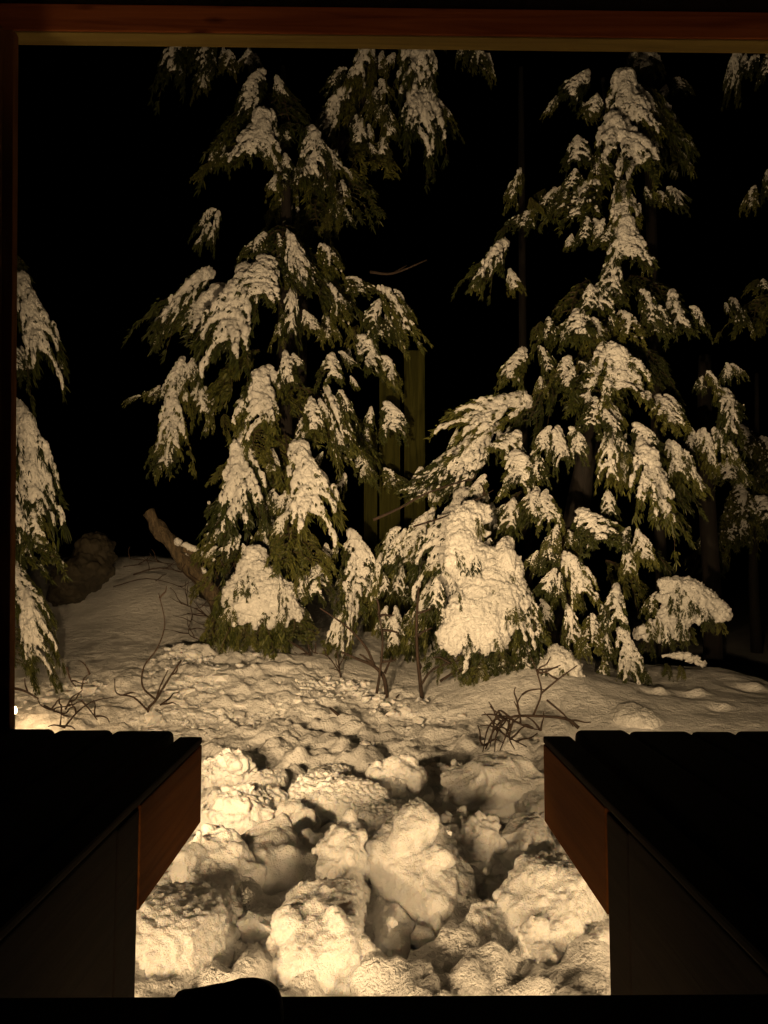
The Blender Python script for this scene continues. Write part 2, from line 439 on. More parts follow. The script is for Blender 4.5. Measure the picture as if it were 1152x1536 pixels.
# ================================================================== lamps: all added out of view but the path lamp
def added_flood(label, loc, aim, power, cone, blend, size=.05):  # added out-of-view spot in place of the unknown light source
    root = empty('floodlight', loc); tag(root, label, 'floodlight')
    d = (Vector(aim) - Vector(loc)).normalized(); q = d.to_track_quat('-Z', 'Y'); root.rotation_mode = 'QUATERNION'; root.rotation_quaternion = q
    bm_obj('housing', box_bm(-.06, .06, -.045, .045, .012, .06, .008), M['metal'], root)
    for k in range(4): bm_obj('fin', box_bm(-.05 + k * .03, -.042 + k * .03, -.04, .04, .061, .08), M['metal'], root)
    bm_obj('lens', box_bm(-.052, .052, -.037, .037, .004, .0115, .001), M['lens'], root)
    bm_obj('bracket', box_bm(-.01, .01, -.01, .01, .061, .12), M['metal'], root)
    ld = bpy.data.lights.new('flood', 'SPOT'); ld.energy = power; ld.color = WARM; ld.spot_size = R(cone); ld.spot_blend = blend; ld.shadow_soft_size = size
    lo = bpy.data.objects.new('lamp', ld); C.objects.link(lo); lo.parent = root
added_flood('black floodlight under the far rim of the left deck nearest the opening', (-.80, D + .12, DZ - .14), (.2, 8.6, 3.6), ADDED_TREE_FLOOD_W, 88, 1.0)
added_flood('black floodlight under the far rim of the left deck near the post', (-1.25, D + .12, DZ - .14), (-2.0, 8.6, 1.3), ADDED_TREE_FLOOD_LEFT_W, 60, 1.0)
added_flood('black floodlight under the far rim of the right deck', (.95, D + .12, DZ - .14), (3.1, 8.2, 3.0), ADDED_TREE_FLOOD_RIGHT_W, 86, 1.0)

added_flood('small black floodlight low under the left deck aimed at the yard', (-1.02, D + .12, DZ - .17), (-.1, 6.5, .25), ADDED_YARD_FLOOD_W, 46, 1.0)  # extra spot added to brighten the dark middle ground

# added unseen fill lamps under the decks, lighting the step opening from the sides
def fill_lamp(label, wl, aim, power):
    wl = Vector(wl); root = empty('work_lamp', (wl.x, wl.y, gz1(wl.x, wl.y))); tag(root, label, 'work lamp')
    head = bm_obj('housing', box_bm(-.30, .30, -.19, .19, .012, .08, .01), M['metal'], root)
    head.rotation_mode = 'QUATERNION'; head.rotation_quaternion = (Vector(aim) - wl).to_track_quat('-Z', 'Y'); head.location = wl - root.location
    bm_obj('lens', box_bm(-.28, .28, -.17, .17, .006, .0115), M['lens'], head)
    V, Fc = tube([(0, -.06, -.05), (0, -.06, wl.z - root.location.z - .02)], [.018, .018], 8)
    link('pole', mesh_np('pole', V, Fc), M['metal'], root)
    for k in range(3):
        V, Fc = tube([(0, -.06, .2), (.2 * math.cos(k * 2.1), -.06 + .2 * math.sin(k * 2.1), -.02)], [.012, .012], 6); link('leg', mesh_np('leg', V, Fc), M['metal'], root)
    ld = bpy.data.lights.new('work', 'AREA'); ld.shape = 'RECTANGLE'; ld.size = .54; ld.size_y = .32; ld.energy = power; ld.color = WARM
    lo = bpy.data.objects.new('lamp', ld); C.objects.link(lo); lo.parent = head
fill_lamp('broad work lamp on a stand under the left deck', (-2.15, .95, .66), (.35, 4.2, .25), LEFT_FILL_W)
fill_lamp('broad work lamp on a stand under the right deck', (2.15, 1.5, .62), (.3, 4.6, .25), RIGHT_FILL_W)

# added unseen area light below the camera, framed panes as front fill
root = empty('basement_window', (-.30, .16, .52)); tag(root, 'lit basement window of the house below the viewer', 'window')
for (x0, x1, z0, z1) in ((-.40, .40, .22, .25), (-.40, .40, -.25, -.22), (-.40, -.37, -.219, .219), (.37, .40, -.219, .219), (-.015, .015, -.219, .219)):
    bm_obj('frame', box_bm(x0, x1, -.03, .02, z0, z1, .004), M['post'], root)
for (x0, x1) in ((-.368, -.017), (.017, .368)):
    bm_obj('pane', box_bm(x0, x1, -.012, -.006, -.218, .218), M['lens'], root)
ld = bpy.data.lights.new('window', 'AREA'); ld.shape = 'RECTANGLE'; ld.size = .72; ld.size_y = .42; ld.energy = FRONT_FILL_W; ld.color = WARM; ld.spread = R(90)
lo = bpy.data.objects.new('window_light', ld); C.objects.link(lo); lo.parent = root; lo.location = (0, .03, 0); lo.rotation_euler = (R(90), 0, 0)

# small path lamp half hidden behind the left post
lp = at(22, 1066, 5.9)
root = empty('path_lamp', lp); tag(root, 'small glowing path lamp low at the left edge', 'lamp')
bm = bmesh.new(); bmesh.ops.create_icosphere(bm, subdivisions=3, radius=.02)
for v in bm.verts: v.co.z *= 1.5
bm_obj('bulb', bm, M['lens'], root, True)
V, Fc = tube([(0, 0, -.028), (0, 0, -.02)], [.011, .011], 12); V, Fc = tube([(0, 0, -.028), (.004, 0, -lp.z + gz1(lp.x, lp.y) - .05)], [.006, .006], 8, V, Fc)
link('stake', mesh_np('stake', V, Fc), M['metal'], root)
ld = bpy.data.lights.new('glow', 'POINT'); ld.energy = GLOW_W; ld.color = (1, .62, .28); ld.shadow_soft_size = .02
lo = bpy.data.objects.new('lamp', ld); C.objects.link(lo); lo.parent = root; lo.location = (0, 0, .03)

# ================================================================== snow chunks heaped in the step opening
chunks = [  # px centre, py centre, width, height, Y, lumpiness, label
 (268,1436,150,160,2.90,'grain','big square-shouldered snow block in the lower left corner of the heap'),
 (488,1420,152,166,2.90,'crag','big snow boulder at bottom centre left with a dark upper right side'),
 (757,1436,130,150,2.92,'crag','big snow boulder at bottom right of centre with a dark top'),
 (398,1402,92,96,3.05,'soft','smooth flat-faced snow block between the two big left boulders'),
 (318,1318,128,130,3.40,'lump','cauliflower-like snow lump right beside the left deck edge'),
 (418,1318,140,150,3.62,'soft','tall smooth hollowed snow slab behind the flat-faced block'),
 (514,1298,74,140,3.34,'lump','narrow upright snow lump at the centre of the heap'),
 (628,1302,146,180,3.36,'crag','largest upright snow boulder right of the heap centre'),
 (826,1370,150,140,3.12,'grain','rounded snow boulder beside the slanting right deck edge'),
 (596,1418,66,104,3.02,'soft','small shaded snow stub in the dark hollow at bottom centre'),
 (740,1182,136,100,4.55,'soft','broad bright snow mound at the back right below the bare twigs'),
 (600,1178,92,84,4.80,'crag','rounded snow lump at the back centre of the heap'),
 (512,1198,136,58,4.45,'grain','long low snow slab lying crosswise at the back'),
 (366,1224,136,84,4.25,'lump','wide lumpy snow shelf at the back left of the heap'),
 (345,1152,72,50,5.05,'lump','small snow knob beside the left deck corner'),
 (700,1262,96,84,3.90,'lump','snow lump in the right middle beside the dark hollow'),
 (800,1196,52,64,4.40,'soft','small snow knob against the right deck corner'),
 (792,1262,80,80,3.88,'soft','smooth snow lump below the right deck corner'),
 (442,1236,64,64,4.10,'crag','small craggy snow lump left of the crosswise slab'),
 (884,1442,74,116,2.92,'soft','tall snow block in the lower right corner of the heap'),
 (582,1232,100,52,4.15,'grain','low snow ledge above the largest upright boulder'),
 (240,1345,52,62,3.28,'soft','small snow stub under the left deck overhang'),
 (655,1392,50,70,3.10,'soft','small snow stub beside the largest upright boulder'),
 (752,1334,62,62,3.46,'lump','small snow knob above the dark-topped boulder'),
 (494,1166,60,32,5.30,'grain','dark hollow-sided snow lump on the far edge of the heap'),
 (668,1158,56,40,5.05,'crag','small snow lump between the back centre lump and the bright mound'),
 (395,1178,60,36,4.90,'crag','low snow lump behind the wide back-left shelf'),
 (470,1274,50,46,3.75,'lump','small crumbly snow lump left of the narrow upright lump'),
 (570,1490,64,44,2.78,'lump','low snow lump at the bottom edge of the heap'),
 (858,1302,56,50,3.60,'lump','snow knob low beside the right deck edge'),
 (440,1478,70,56,2.80,'soft','low snow lump just behind the black bundle'),
 (680,1478,60,60,2.80,'soft','shaded snow lump at the bottom between the two boulders'),
]
for k, (px, py, pw, ph, Y, kind, lab) in enumerate(chunks):
    c = at(px, py, Y); sx, sz = pw * 1.20 / F * Y / 2, ph * 1.16 / F * Y / 2; sy = (sx + sz) * .62
    r = np.random.default_rng(100 + k)
    cen, rad = [(0, sy * .25, -sz * .55), (0, sy * .3, -sz * 1.1)], [(sx * .9, sy * .9, sz * .7), (sx * 1.15, sy * 1.1, sz * .7)]
    sq = {'grain': 5.0, 'crag': 2.6, 'soft': 3.0, 'lump': 2.2}[kind]
    ext = [hull_block(sx * .97, sy, sz * .97, r, {'grain': 40, 'crag': 15, 'soft': 13, 'lump': 26}[kind], sq)]
    for _ in range({'grain': 1, 'crag': 2, 'soft': 1, 'lump': 4}[kind]):
        f = r.uniform(.35, .6); hv, hf = hull_block(sx * f, sy * f, sz * f, r, 14, 2.6); a_ = r.uniform(0, 6.28)
        ext.append((hv + [math.cos(a_) * sx * (1.0 - f) * .9, -sy * r.uniform(.2, .55), math.sin(a_) * sz * (1.0 - f) * .9], hf))
    for _ in range({'grain': 3, 'crag': 5, 'soft': 2, 'lump': 16}[kind]):
        v = r.normal(size=3); v /= np.linalg.norm(v); v[1] = -abs(v[1]) * .8; v[2] = v[2] if r.random() < .4 else abs(v[2])
        f = r.uniform(.10, .24); g = .95 - f * .6; m_ = min(sx, sy, sz)
        cen.append((v[0] * sx * g, v[1] * sy * g, v[2] * sz * g)); rad.append((m_ * f * r.uniform(.9, 1.4), m_ * f, m_ * f * r.uniform(.9, 1.3)))
    s = min(sx, sz)
    dsp = {'grain': [('n', 5, .018), ('billow', 28, .012), ('n', 80, .006)], 'crag': [('n', 4, .030), ('n', 13, .012), ('billow', 34, .008), ('n', 80, .006)],
           'soft': [('n', 4, .028), ('n', 14, .008), ('n', 70, .004)], 'lump': [('n', 5, .024), ('billow', 18, .016), ('n', 60, .007)]}[kind]
    me = blobs_mesh('snow_chunk', cen, rad, max(.007, s * .045), dsp, 16, k, 2, ext)
    o = link('snow_chunk', me, M['chunk']); o.location = c; o.rotation_euler = (0, 0, 0)
    tag(o, lab, 'snow chunk', 'snow chunks heaped in the step opening')

# rubble between the chunks
V0, F0 = ico(2); VV, FF = [], []; q = 0
for _ in range(260):
    px, py = rng.uniform(200, 920), rng.uniform(1135, 1500); Y = 1.55 * F / (py - HY)
    p = at(px, py, Y); g = gz1(p.x, p.y)
    if not poly_mask(np.array([[px, py]]), PILE, 5)[0] > .9: continue
    s = .008 + .04 * rng.random() ** 2.5
    nv = np.array([noise.noise(Vector(v * 1.8) + Vector((q, 0, 0))) for v in V0])
    VV.append(V0 * s * (1 + .5 * nv[:, None]) * rng.uniform(.8, 1.3, 3) + [p.x, p.y, g + s * .3 + rng.uniform(0, .06)]); FF.append(F0 + q * len(V0)); q += 1
tag(link('snow_rubble', mesh_np('snow_rubble', np.concatenate(VV), np.concatenate(FF)), M['chunk']), 'small broken snow lumps between the big chunks', 'snow rubble', kind='stuff')

# ================================================================== snow laden boughs
def make_bough(seed, snow, wide=1.0):
    """unit bough: attached at the origin, hanging to z = -1, about one wide, bowing out towards -Y.  snow 0..1"""
    r = random.Random(seed); twigs = []
    ph = r.uniform(-.16, .16); bow = r.uniform(.30, .50)
    def axis(t): return Vector((ph * math.sin(t * 3), -bow * math.sin(t * 1.7), .02 - .78 * t ** 1.3))
    twigs.append(([axis(i / 12) for i in range(13)], .022, 0))
    nt_ = r.randint(9, 12)
    for i in range(nt_):
        for s in (-1, 1):
            t = min(max(.08 + .90 * (i + r.uniform(-.4, .4)) / (nt_ - 1), .05), 1)
            L = wide * (.18 + .36 * math.sin(min(t * 1.15, 1) * math.pi * .62)) * r.uniform(.45, 1.2)
            if t > .9: L *= .6
            p0 = axis(t); sp = r.uniform(.6, 1.4); n = 7; pl = []; fwd = r.uniform(-.05, .22)
            for k in range(n + 1):
                u = k / n
                pl.append(p0 + Vector((s * L * (u ** .85) * .92 * (1 - .28 * u), -fwd * u + r.uniform(-.012, .012), -L * (.25 * u + .62 * u * u) * sp + r.uniform(-.01, .01))))
            twigs.append((pl, .009, 1))
            for _ in range(r.randint(2, 4)):           # hanging fingers
                k = r.randint(2, n); q = pl[k]; l2 = r.uniform(.07, .20); dx = s * r.uniform(-.03, .08); dy = r.uniform(-.08, .03)
                twigs.append(([q + Vector((dx * u, dy * u, -l2 * u ** 1.2)) for u in (0, .25, .5, .75, 1)], .005, 2))
    V, Fc = [], []
    for pl, rad, _ in twigs:
        tube(pl, [rad * (1 - .75 * i / (len(pl) - 1)) for i in range(len(pl))], 4, V, Fc)
    LV, LF = [], []
    def ribbon(p, d, L, wd):
        side = d.cross(Vector((r.uniform(-1, 1), r.uniform(-1, 1), r.uniform(-.4, .4))))
        if side.length < 1e-3: return
        side = side.normalized() * wd; m_ = p + d * L * .5 + Vector((0, 0, -.03 * L)); e = p + d * L + Vector((0, 0, -.22 * L)); b = len(LV)
        LV.extend([p - side * .5, p + side * .5, m_ + side, m_ - side, e + side * .25, e - side * .25]); LF.extend([(b, b + 1, b + 2, b + 3), (b + 3, b + 2, b + 4, b + 5)])
    for pl, rad, lev in twigs:
        for i in range(1, len(pl)):
            d0 = (pl[i] - pl[i - 1]).normalized()
            for _ in range((8, 7, 6)[lev]):
                p = pl[i - 1].lerp(pl[i], r.random()) + Vector((r.uniform(-.012, .012), r.uniform(-.012, .012), r.uniform(-.012, .004)))
                d = (d0 * r.uniform(.1, .8) + Vector((r.uniform(-.9, .9), r.uniform(-.9, .4), r.uniform(-1.1, .15)))).normalized()
                ribbon(p, d, r.uniform(.025, .075), r.uniform(.005, .011))
        for _ in range((14, 8, 6)[lev]):
            d = Vector((r.uniform(-.6, .6), r.uniform(-.6, .3), r.uniform(-1.2, -.3))).normalized()
            ribbon(pl[-1] + Vector((r.uniform(-.02, .02), r.uniform(-.02, .02), 0)), d, r.uniform(.04, .11), r.uniform(.007, .013))
    cen, rad = [], []
    if snow > 0:
        for pl, _, lev in twigs:
            if lev and r.random() > .30 + .8 * snow: continue
            n = len(pl) - 1; end = 1.0 if lev == 0 else r.uniform(.5, 1.0) * (.6 + .4 * snow)
            steps = (30, 15, 9)[lev]; base = (.095, .060, .034)[lev] * (.40 + .68 * snow) * r.uniform(.8, 1.15)
            for k in range(steps):
                u = k / (steps - 1)
                if u > end: break
                if snow < .5 and r.random() > .40 + snow * .7: continue
                f = u * n; i = min(int(f), n - 1); p = pl[i].lerp(pl[i + 1], f - i)
                rr = base * (1 - .66 * (u / end) ** 1.6) * r.uniform(.7, 1.2)
                if lev == 0: rr = base * (.5 + .8 * math.sin(min(u * 1.1 + .12, 1) * math.pi)) * r.uniform(.75, 1.15)
                cen.append(p + Vector((r.uniform(-.3, .3) * rr, -.45 * rr - .008, .55 * rr + .010)))
                rad.append((rr * r.uniform(.85, 1.1), rr * r.uniform(.7, 1.0), rr * r.uniform(.95, 1.4)))
        for _ in range(int(150 * snow)):                # sprigs that break through the snow
            k = r.randrange(len(cen)); q = cen[k] + Vector((r.uniform(-1, 1) * rad[k][0], -rad[k][1] * .8, r.uniform(-.6, .4) * rad[k][2]))
            for _ in range(3): ribbon(q, Vector((r.uniform(-.7, .7), -1, r.uniform(-1.4, -.1))).normalized(), r.uniform(.025, .06), r.uniform(.006, .013))
    fol = bpy.data.meshes.new('bough'); nb = len(V)
    fol.from_pydata([tuple(v) for v in V] + [tuple(v) for v in LV], [], list(Fc) + [tuple(i + nb for i in f) for f in LF]); fol.update()
    fol.materials.append(M['needle']); fol.materials.append(M['bark'])
    mi = np.zeros(len(fol.polygons), np.int32); mi[:len(Fc)] = 1; fol.polygons.foreach_set('material_index', mi)
    pad = None
    if cen:
        pad = blobs_mesh('snow_pad', [tuple(c) for c in cen], rad, .0125, [('n', 6, .016), ('n', 18, .012), ('n', 45, .010)], 1, seed, 1)
        if snow > .5:
            bm = bmesh.new(); bm.from_mesh(pad); seen = set(); best = []
            for v in bm.verts:
                if v in seen: continue
                st, isl = [v], []; seen.add(v)
                while st:
                    x = st.pop(); isl.append(x)
                    for e in x.link_edges:
                        y = e.other_vert(x)
                        if y not in seen: seen.add(y); st.append(y)
                if len(isl) > len(best): best = isl
            best = set(best); bmesh.ops.delete(bm, geom=[v for v in bm.verts if v not in best], context='VERTS'); bm.to_mesh(pad); bm.free()
        pad.materials.append(M['pad']); pad.polygons.foreach_set('use_smooth', np.ones(len(pad.polygons), bool))
    return fol, pad
VAR = {'H': [make_bough(11 + i, .95, 1.0) for i in range(5)], 'M': [make_bough(31 + i, .62, 1.0) for i in range(5)],
       'S': [make_bough(51 + i, .30, 1.0) for i in range(4)], 'B': [make_bough(71 + i, 0, 1.05) for i in range(3)], 'X': [make_bough(91 + i, 1.45, .95) for i in range(3)]}
cnt = {'n': 0}
def bough(tree, px, py, bx, by, wd, Y, kind, yaw=0.0, depth=None):
    cnt['n'] += 1
    fol, pad = VAR[kind][(cnt['n'] * 7 + int(px)) % len(VAR[kind])]
    a, b = at(px, py, Y), at(bx, by, Y); dv = b - a
    h = max(dv.length, .12); wm = wd / F * Y
    ang = math.atan2(dv.x, -dv.z)
    sc = (wm * 1.06 * (1 if cnt['n'] % 2 else -1), depth or (.45 * h + .55 * wm), h * 1.02)
    mw = Matrix.Rotation(-ang, 4, 'Y') @ Matrix.Rotation(yaw, 4, 'Z')
    o = bpy.data.objects.new('bough', fol); C.objects.link(o); o.parent = tree
    o.location = a - tree.location; o.rotation_euler = mw.to_euler(); o.scale = sc
    if pad:
        s = bpy.data.objects.new('snow_pad', pad); C.objects.link(s); s.parent = o
        if kind == 'S': s['kind'] = 'stuff'
    return o

def trunk(tree, pts, r0, r1):
    pts = smooth_path(pts, 6); n = len(pts)
    V, Fc = tube([p - tree.location for p in pts], [r0 + (r1 - r0) * i / (n - 1) for i in range(n)], 12, wob=.25)
    link('trunk', mesh_np('trunk', V, Fc), M['darkbark'], tree)

def cone_tree(label, axis_px, Y0, R0, R1, rows, fill, group='snow laden evergreens', rt=.16, sat=1):
    """axis_px: (px,py) of trunk from top to base; rows: traced boughs; fill: number of dark boughs behind"""
    base = at(*axis_px[-1], Y0); base.z = gz1(base.x, base.y)
    tree = empty('evergreen_tree', base); tag(tree, label, 'tree', group)
    pts = [at(px, py, Y0) for px, py in axis_px[::-1]]; pts = [Vector((base.x, base.y, base.z - .15))] + pts[1:] if pts[0].z < base.z + .3 else [Vector((pts[0].x, Y0, base.z - .15))] + pts
    trunk(tree, pts, rt, .03)
    ys = [p[1] for p in axis_px]; xs = [p[0] for p in axis_px]
    lo, hi = min(ys), max(ys)
    def ax(py): return float(np.interp(py, ys, xs))
    def rad(py): return R0 + (R1 - R0) * min(max((py - lo) / (hi - lo), 0), 1.1)
    for row in rows:
        px, py, bx, by, wd, kind = row[:6]
        Rr = rad((py + by) / 2); dx = ((px + bx) / 2 - ax(py)) / F * Y0; s = max(-1, min(1, dx / max(Rr, .05)))
        Y = Y0 - Rr * math.sqrt(max(1 - s * s, .02)) * .85 + (row[6] if len(row) > 6 else 0)
        bough(tree, px, py, bx, by, wd, Y, kind, s * .55 + random.uniform(-.2, .2))
        L = math.hypot(bx - px, by - py)
        for q in range(0 if kind == 'B' or sat == 0 else (3 if L * wd > 6500 else 2)):   # smaller sprays beside and over it
            u = random.uniform(.15, .95); k_ = random.choice([-1, 1]); ll = random.uniform(24, 46) * (1 if L > 50 else .6)
            x_ = px + (bx - px) * u + k_ * wd * random.uniform(.25, .62) * (.5 + .5 * u); y_ = py + (by - py) * u - ll * .4
            bough(tree, x_, y_, x_ + k_ * random.uniform(-4, 14), y_ + ll, ll * random.uniform(.7, 1.1), Y + random.uniform(-.12, .12), random.choice('MMS' if kind in 'HMX' else 'SSMB'), s * .5 + k_ * .4)
    r = random.Random(len(rows))
    for k in range(fill):
        t = r.random() ** .8; py = lo + (hi - lo) * t * .93; Rr = rad(py) * r.uniform(.2, .7); th = r.uniform(-1.5, 1.5)
        px = ax(py) + Rr * math.sin(th) * F / Y0; L = r.uniform(70, 120)
        bough(tree, px, py, px + math.sin(th) * 30, py + L, r.uniform(70, 120), Y0 - Rr * math.cos(th) * .7, r.choice('BBBS'), th)
    return tree

A_rows = [
 (398,114,396,190,66,'M'),(402,186,392,268,100,'H'),(460,200,455,296,70,'M'),(415,268,414,302,34,'M'),(346,202,340,262,34,'S'),(330,322,326,372,22,'M'),
 (434,362,452,446,48,'H'),(440,438,440,520,42,'M'),(408,398,398,470,100,'H'),(385,420,360,556,112,'H'),(345,448,300,520,100,'H'),(316,420,262,522,70,'M'),(300,425,300,468,40,'M'),
 (276,542,272,596,44,'H'),(284,574,302,676,80,'H'),(325,600,326,642,24,'S'),(270,652,268,708,62,'M'),(240,580,228,604,40,'S'),
 (430,534,442,592,46,'M'),(408,562,410,664,92,'H'),(466,604,470,662,56,'M'),(372,668,392,800,96,'H'),(440,678,462,800,104,'H'),(350,690,338,730,50,'B'),
 (386,830,392,960,124,'B',.15),(350,880,345,950,60,'B',.15),(425,880,440,950,60,'B',.15),(358,804,340,836,40,'M'),(520,418,528,452,70,'S'),(536,508,540,566,72,'M'),(500,534,498,578,54,'M'),(568,438,602,524,56,'S'),(548,470,560,520,60,'S'),
 (576,608,575,658,62,'M'),(500,655,502,696,52,'S'),(535,682,536,724,46,'M'),(576,704,580,736,44,'S'),(522,805,518,905,84,'M'),(470,848,470,900,60,'M'),(460,800,470,860,80,'B'),
 (430,790,430,860,90,'B'),(400,640,400,700,90,'B'),(490,590,512,690,60,'S'),(490,430,500,500,50,'S'),(400,355,390,400,50,'S'),(480,370,490,420,50,'S'),(440,920,446,960,90,'B'),(350,900,345,960,60,'B')]
tree_a = cone_tree('snow laden evergreen left of centre with a round snow pad low on its front', [(425,100),(430,400),(425,700),(425,940)], 9.3, .35, 1.15, A_rows, 14)

B_rows = [
 (880,118,852,176,56,'M'),(925,130,930,222,96,'H'),(915,190,935,300,116,'H'),(985,165,1004,246,66,'M'),(925,285,925,352,66,'H'),(932,340,934,412,84,'H'),(914,392,908,456,56,'M'),(868,212,866,262,56,'M'),
 (862,258,858,296,46,'S'),(1000,285,1000,322,46,'M'),(805,318,790,356,56,'S'),(760,372,734,448,64,'M'),(782,258,778,312,34,'S'),(835,288,825,330,50,'S'),(880,330,876,372,40,'S'),(900,430,890,480,60,'M'),(1020,230,1024,260,20,'S'),
 (1006,442,1006,506,60,'M'),(868,470,868,522,76,'M'),(902,528,912,612,108,'H'),(856,538,850,578,46,'M'),(788,530,780,588,62,'M'),(822,478,815,520,36,'S'),(960,440,965,500,50,'S'),(930,470,935,520,60,'S'),
 (982,598,985,650,76,'M'),(1076,590,1062,664,66,'M'),(1050,648,1040,706,46,'M'),(1068,650,1074,700,56,'H'),(1060,560,1062,596,34,'S'),(1095,548,1100,570,30,'S'),(1095,450,1100,494,50,'S',.9),
 (790,614,700,680,92,'H'),(735,650,676,742,86,'H'),(690,688,655,745,74,'M'),(646,730,612,752,46,'M'),(838,645,846,700,44,'H'),(775,650,750,690,70,'M'),(772,684,770,742,78,'H'),(770,752,768,800,46,'M'),(800,680,806,726,44,'S'),
 (908,655,903,730,52,'M'),(955,678,948,788,96,'H'),(1000,668,1000,722,52,'H'),(950,640,955,690,60,'M'),(868,770,884,826,100,'M'),(955,798,960,848,46,'M'),(846,838,862,906,60,'H'),(820,810,822,850,44,'S'),
 (712,752,680,882,104,'H'),(762,828,774,960,90,'H'),(925,880,918,940,56,'M'),(925,948,925,1014,60,'H'),(850,912,850,970,40,'M'),(888,925,878,974,56,'S'),
 (652,770,630,840,60,'M'),(668,860,650,960,56,'M'),(610,800,600,860,50,'M'),(572,838,560,905,40,'M'),(604,852,600,896,36,'M'),(538,880,520,990,50,'H'),(596,915,604,976,46,'M'),(642,900,645,966,46,'M'),(620,930,626,990,40,'S'),(735,990,730,1026,56,'M'),(780,960,790,1010,60,'S'),
 (690,830,672,930,80,'H',-.1),(728,900,700,985,90,'H',-.15),(775,880,790,960,70,'M'),(640,800,622,860,60,'H'),(700,700,690,760,70,'H'),(820,740,826,790,60,'M'),(890,600,880,650,60,'S'),(545,830,540,900,40,'S')]
tree_b = cone_tree('tall snow laden evergreen right of centre with a long drooping left arm', [(905,118),(930,300),(912,450),(890,620),(860,800),(835,1005)], 8.8, .35, 1.75, B_rows, 18)

cone_tree('dim evergreen at top centre reaching above the beam', [(600,-60),(565,100),(475,300),(450,480)], 10.4, .5, .9,
 [(552,60,540,150,60,'M'),(525,140,505,225,56,'M'),(505,230,492,306,42,'S'),(540,185,530,232,36,'M'),(618,50,606,160,84,'H'),(612,120,596,250,96,'H'),(575,140,566,200,40,'S'),(700,66,704,124,56,'S'),(515,300,500,350,40,'S'),(646,150,640,200,30,'S')], 8, rt=.14)
cone_tree('dim bough tips of an evergreen at the upper left under the beam', [(340,-160),(370,60),(425,320)], 10.8, .4, .8,
 [(300,50,285,158,76,'M'),(375,78,374,114,32,'M'),(325,60,318,120,50,'S')], 0, rt=.12)
cone_tree('snow laden evergreen cut off by the left edge behind the post', [(-60,250),(-60,600),(-60,960)], 7.6, .5, .85,
 [(28,432,62,572,72,'H'),(20,520,26,570,50,'M'),(26,628,50,800,84,'H'),(20,700,30,820,60,'M'),(26,850,60,930,60,'M'),(28,890,56,1012,60,'H'),(20,940,30,1010,60,'B')], 14, rt=.14)
cone_tree('dim evergreen at the upper right corner', [(1190,-60),(1190,300),(1190,560)], 10.2, .4, .8,
 [(1112,78,1106,156,34,'M'),(1152,80,1150,130,40,'S'),(1150,260,1148,310,30,'S'),(1096,690,1100,726,50,'M'),(1145,420,1148,440,30,'S')], 3, rt=.12)
cone_tree('dim evergreen bough seen just above the right tree', [(990,-120),(975,-20),(970,60)], 10.6, .3, .6, [(968,76,960,132,70,'M'),(1010,120,1012,146,40,'S')], 0, rt=.08)

cone_tree('dim far evergreen low at the right edge behind the dark trunk', [(1135,560),(1135,700),(1130,840)], 13.5, .4, .9,
 [(1110,640,1104,690,60,'S'),(1140,660,1142,720,70,'S'),(1105,730,1100,790,70,'S'),(1140,750,1138,800,80,'M'),(1090,770,1084,820,60,'S')], 4, rt=.1)

# the biggest snow pads, each traced as a run of overlapping lumps: px, py, half width, half height in pixels
def traced_pad(tree, Y, blobs, fringe, lean=.0022, voxel=.013):
    cy = sum(b[1] for b in blobs) / len(blobs); p0 = at(blobs[0][0], blobs[0][1], Y); cen, rad = [], []
    more = list(blobs) + [((a[0] + b[0]) / 2, (a[1] + b[1]) / 2, (a[2] + b[2]) * .5, (a[3] + b[3]) * .5) for i, a in enumerate(blobs) for b in blobs[i + 1:] if a[2] > 12 and b[2] > 12 and math.hypot(a[0] - b[0], a[1] - b[1]) < 45]
    big = [b for b in blobs if b[2] > 15]
    for (px, py, rx, ry) in big:
        for _ in range(5):
            fx = px + random.uniform(-1, 1) * rx; fy = py + ry * random.uniform(.6, 1.25)
            more.append((fx, fy, random.uniform(3.5, 6.5), random.uniform(6, 12)))
    for (px, py, rx, ry) in more:
        y = Y - (py - cy) * lean + random.uniform(-.02, .02); cen.append(tuple(at(px, py, y) - p0)); rad.append((rx / F * Y, min(rx, ry) * 1.1 / F * Y, ry / F * Y))
    o = link('snow_pad', blobs_mesh('snow_pad', cen, rad, voxel, [('n', 3, .05), ('n', 9, .022), ('n', 24, .014), ('n', 48, .012)], 5, int(blobs[0][0])), M['pad'], tree)
    o.location = p0 - tree.location
    for (px, py, rx, ry) in big[1::2]:
        for _ in range(2):
            fx, fy = px + random.uniform(-.9, .9) * rx, py + random.uniform(-.5, .9) * ry
            bough(tree, fx, fy - 8, fx + random.uniform(-5, 5), fy + random.uniform(14, 26), random.uniform(16, 30), Y - (fy - cy) * lean - min(rx, ry) / F * Y * .75, random.choice('MSS'), random.uniform(-.6, .6))
    for (px, py, L, wd, kind) in fringe:
        bough(tree, px, py + 10, px + random.uniform(-8, 8), py + 6 + L, wd, Y - (py - cy) * lean + .14, kind, random.uniform(-.5, .5))
traced_pad(tree_a, 8.2, [(383,833,18,20),(380,858,28,25),(370,885,36,26),(395,882,40,25),(417,894,32,24),(358,906,20,18),(385,910,26,20),(430,906,20,18),(405,904,25,18),(350,920,7,11),(366,925,8,13),(384,930,9,14),(398,922,7,12),(414,918,8,14),(431,922,8,12),(443,914,7,12)],
    [(352,908,44,44,'B'),(372,916,46,44,'B'),(392,918,46,46,'B'),(412,912,48,46,'B'),(434,908,46,44,'B'),(446,896,40,36,'S'),(345,890,40,36,'S')])
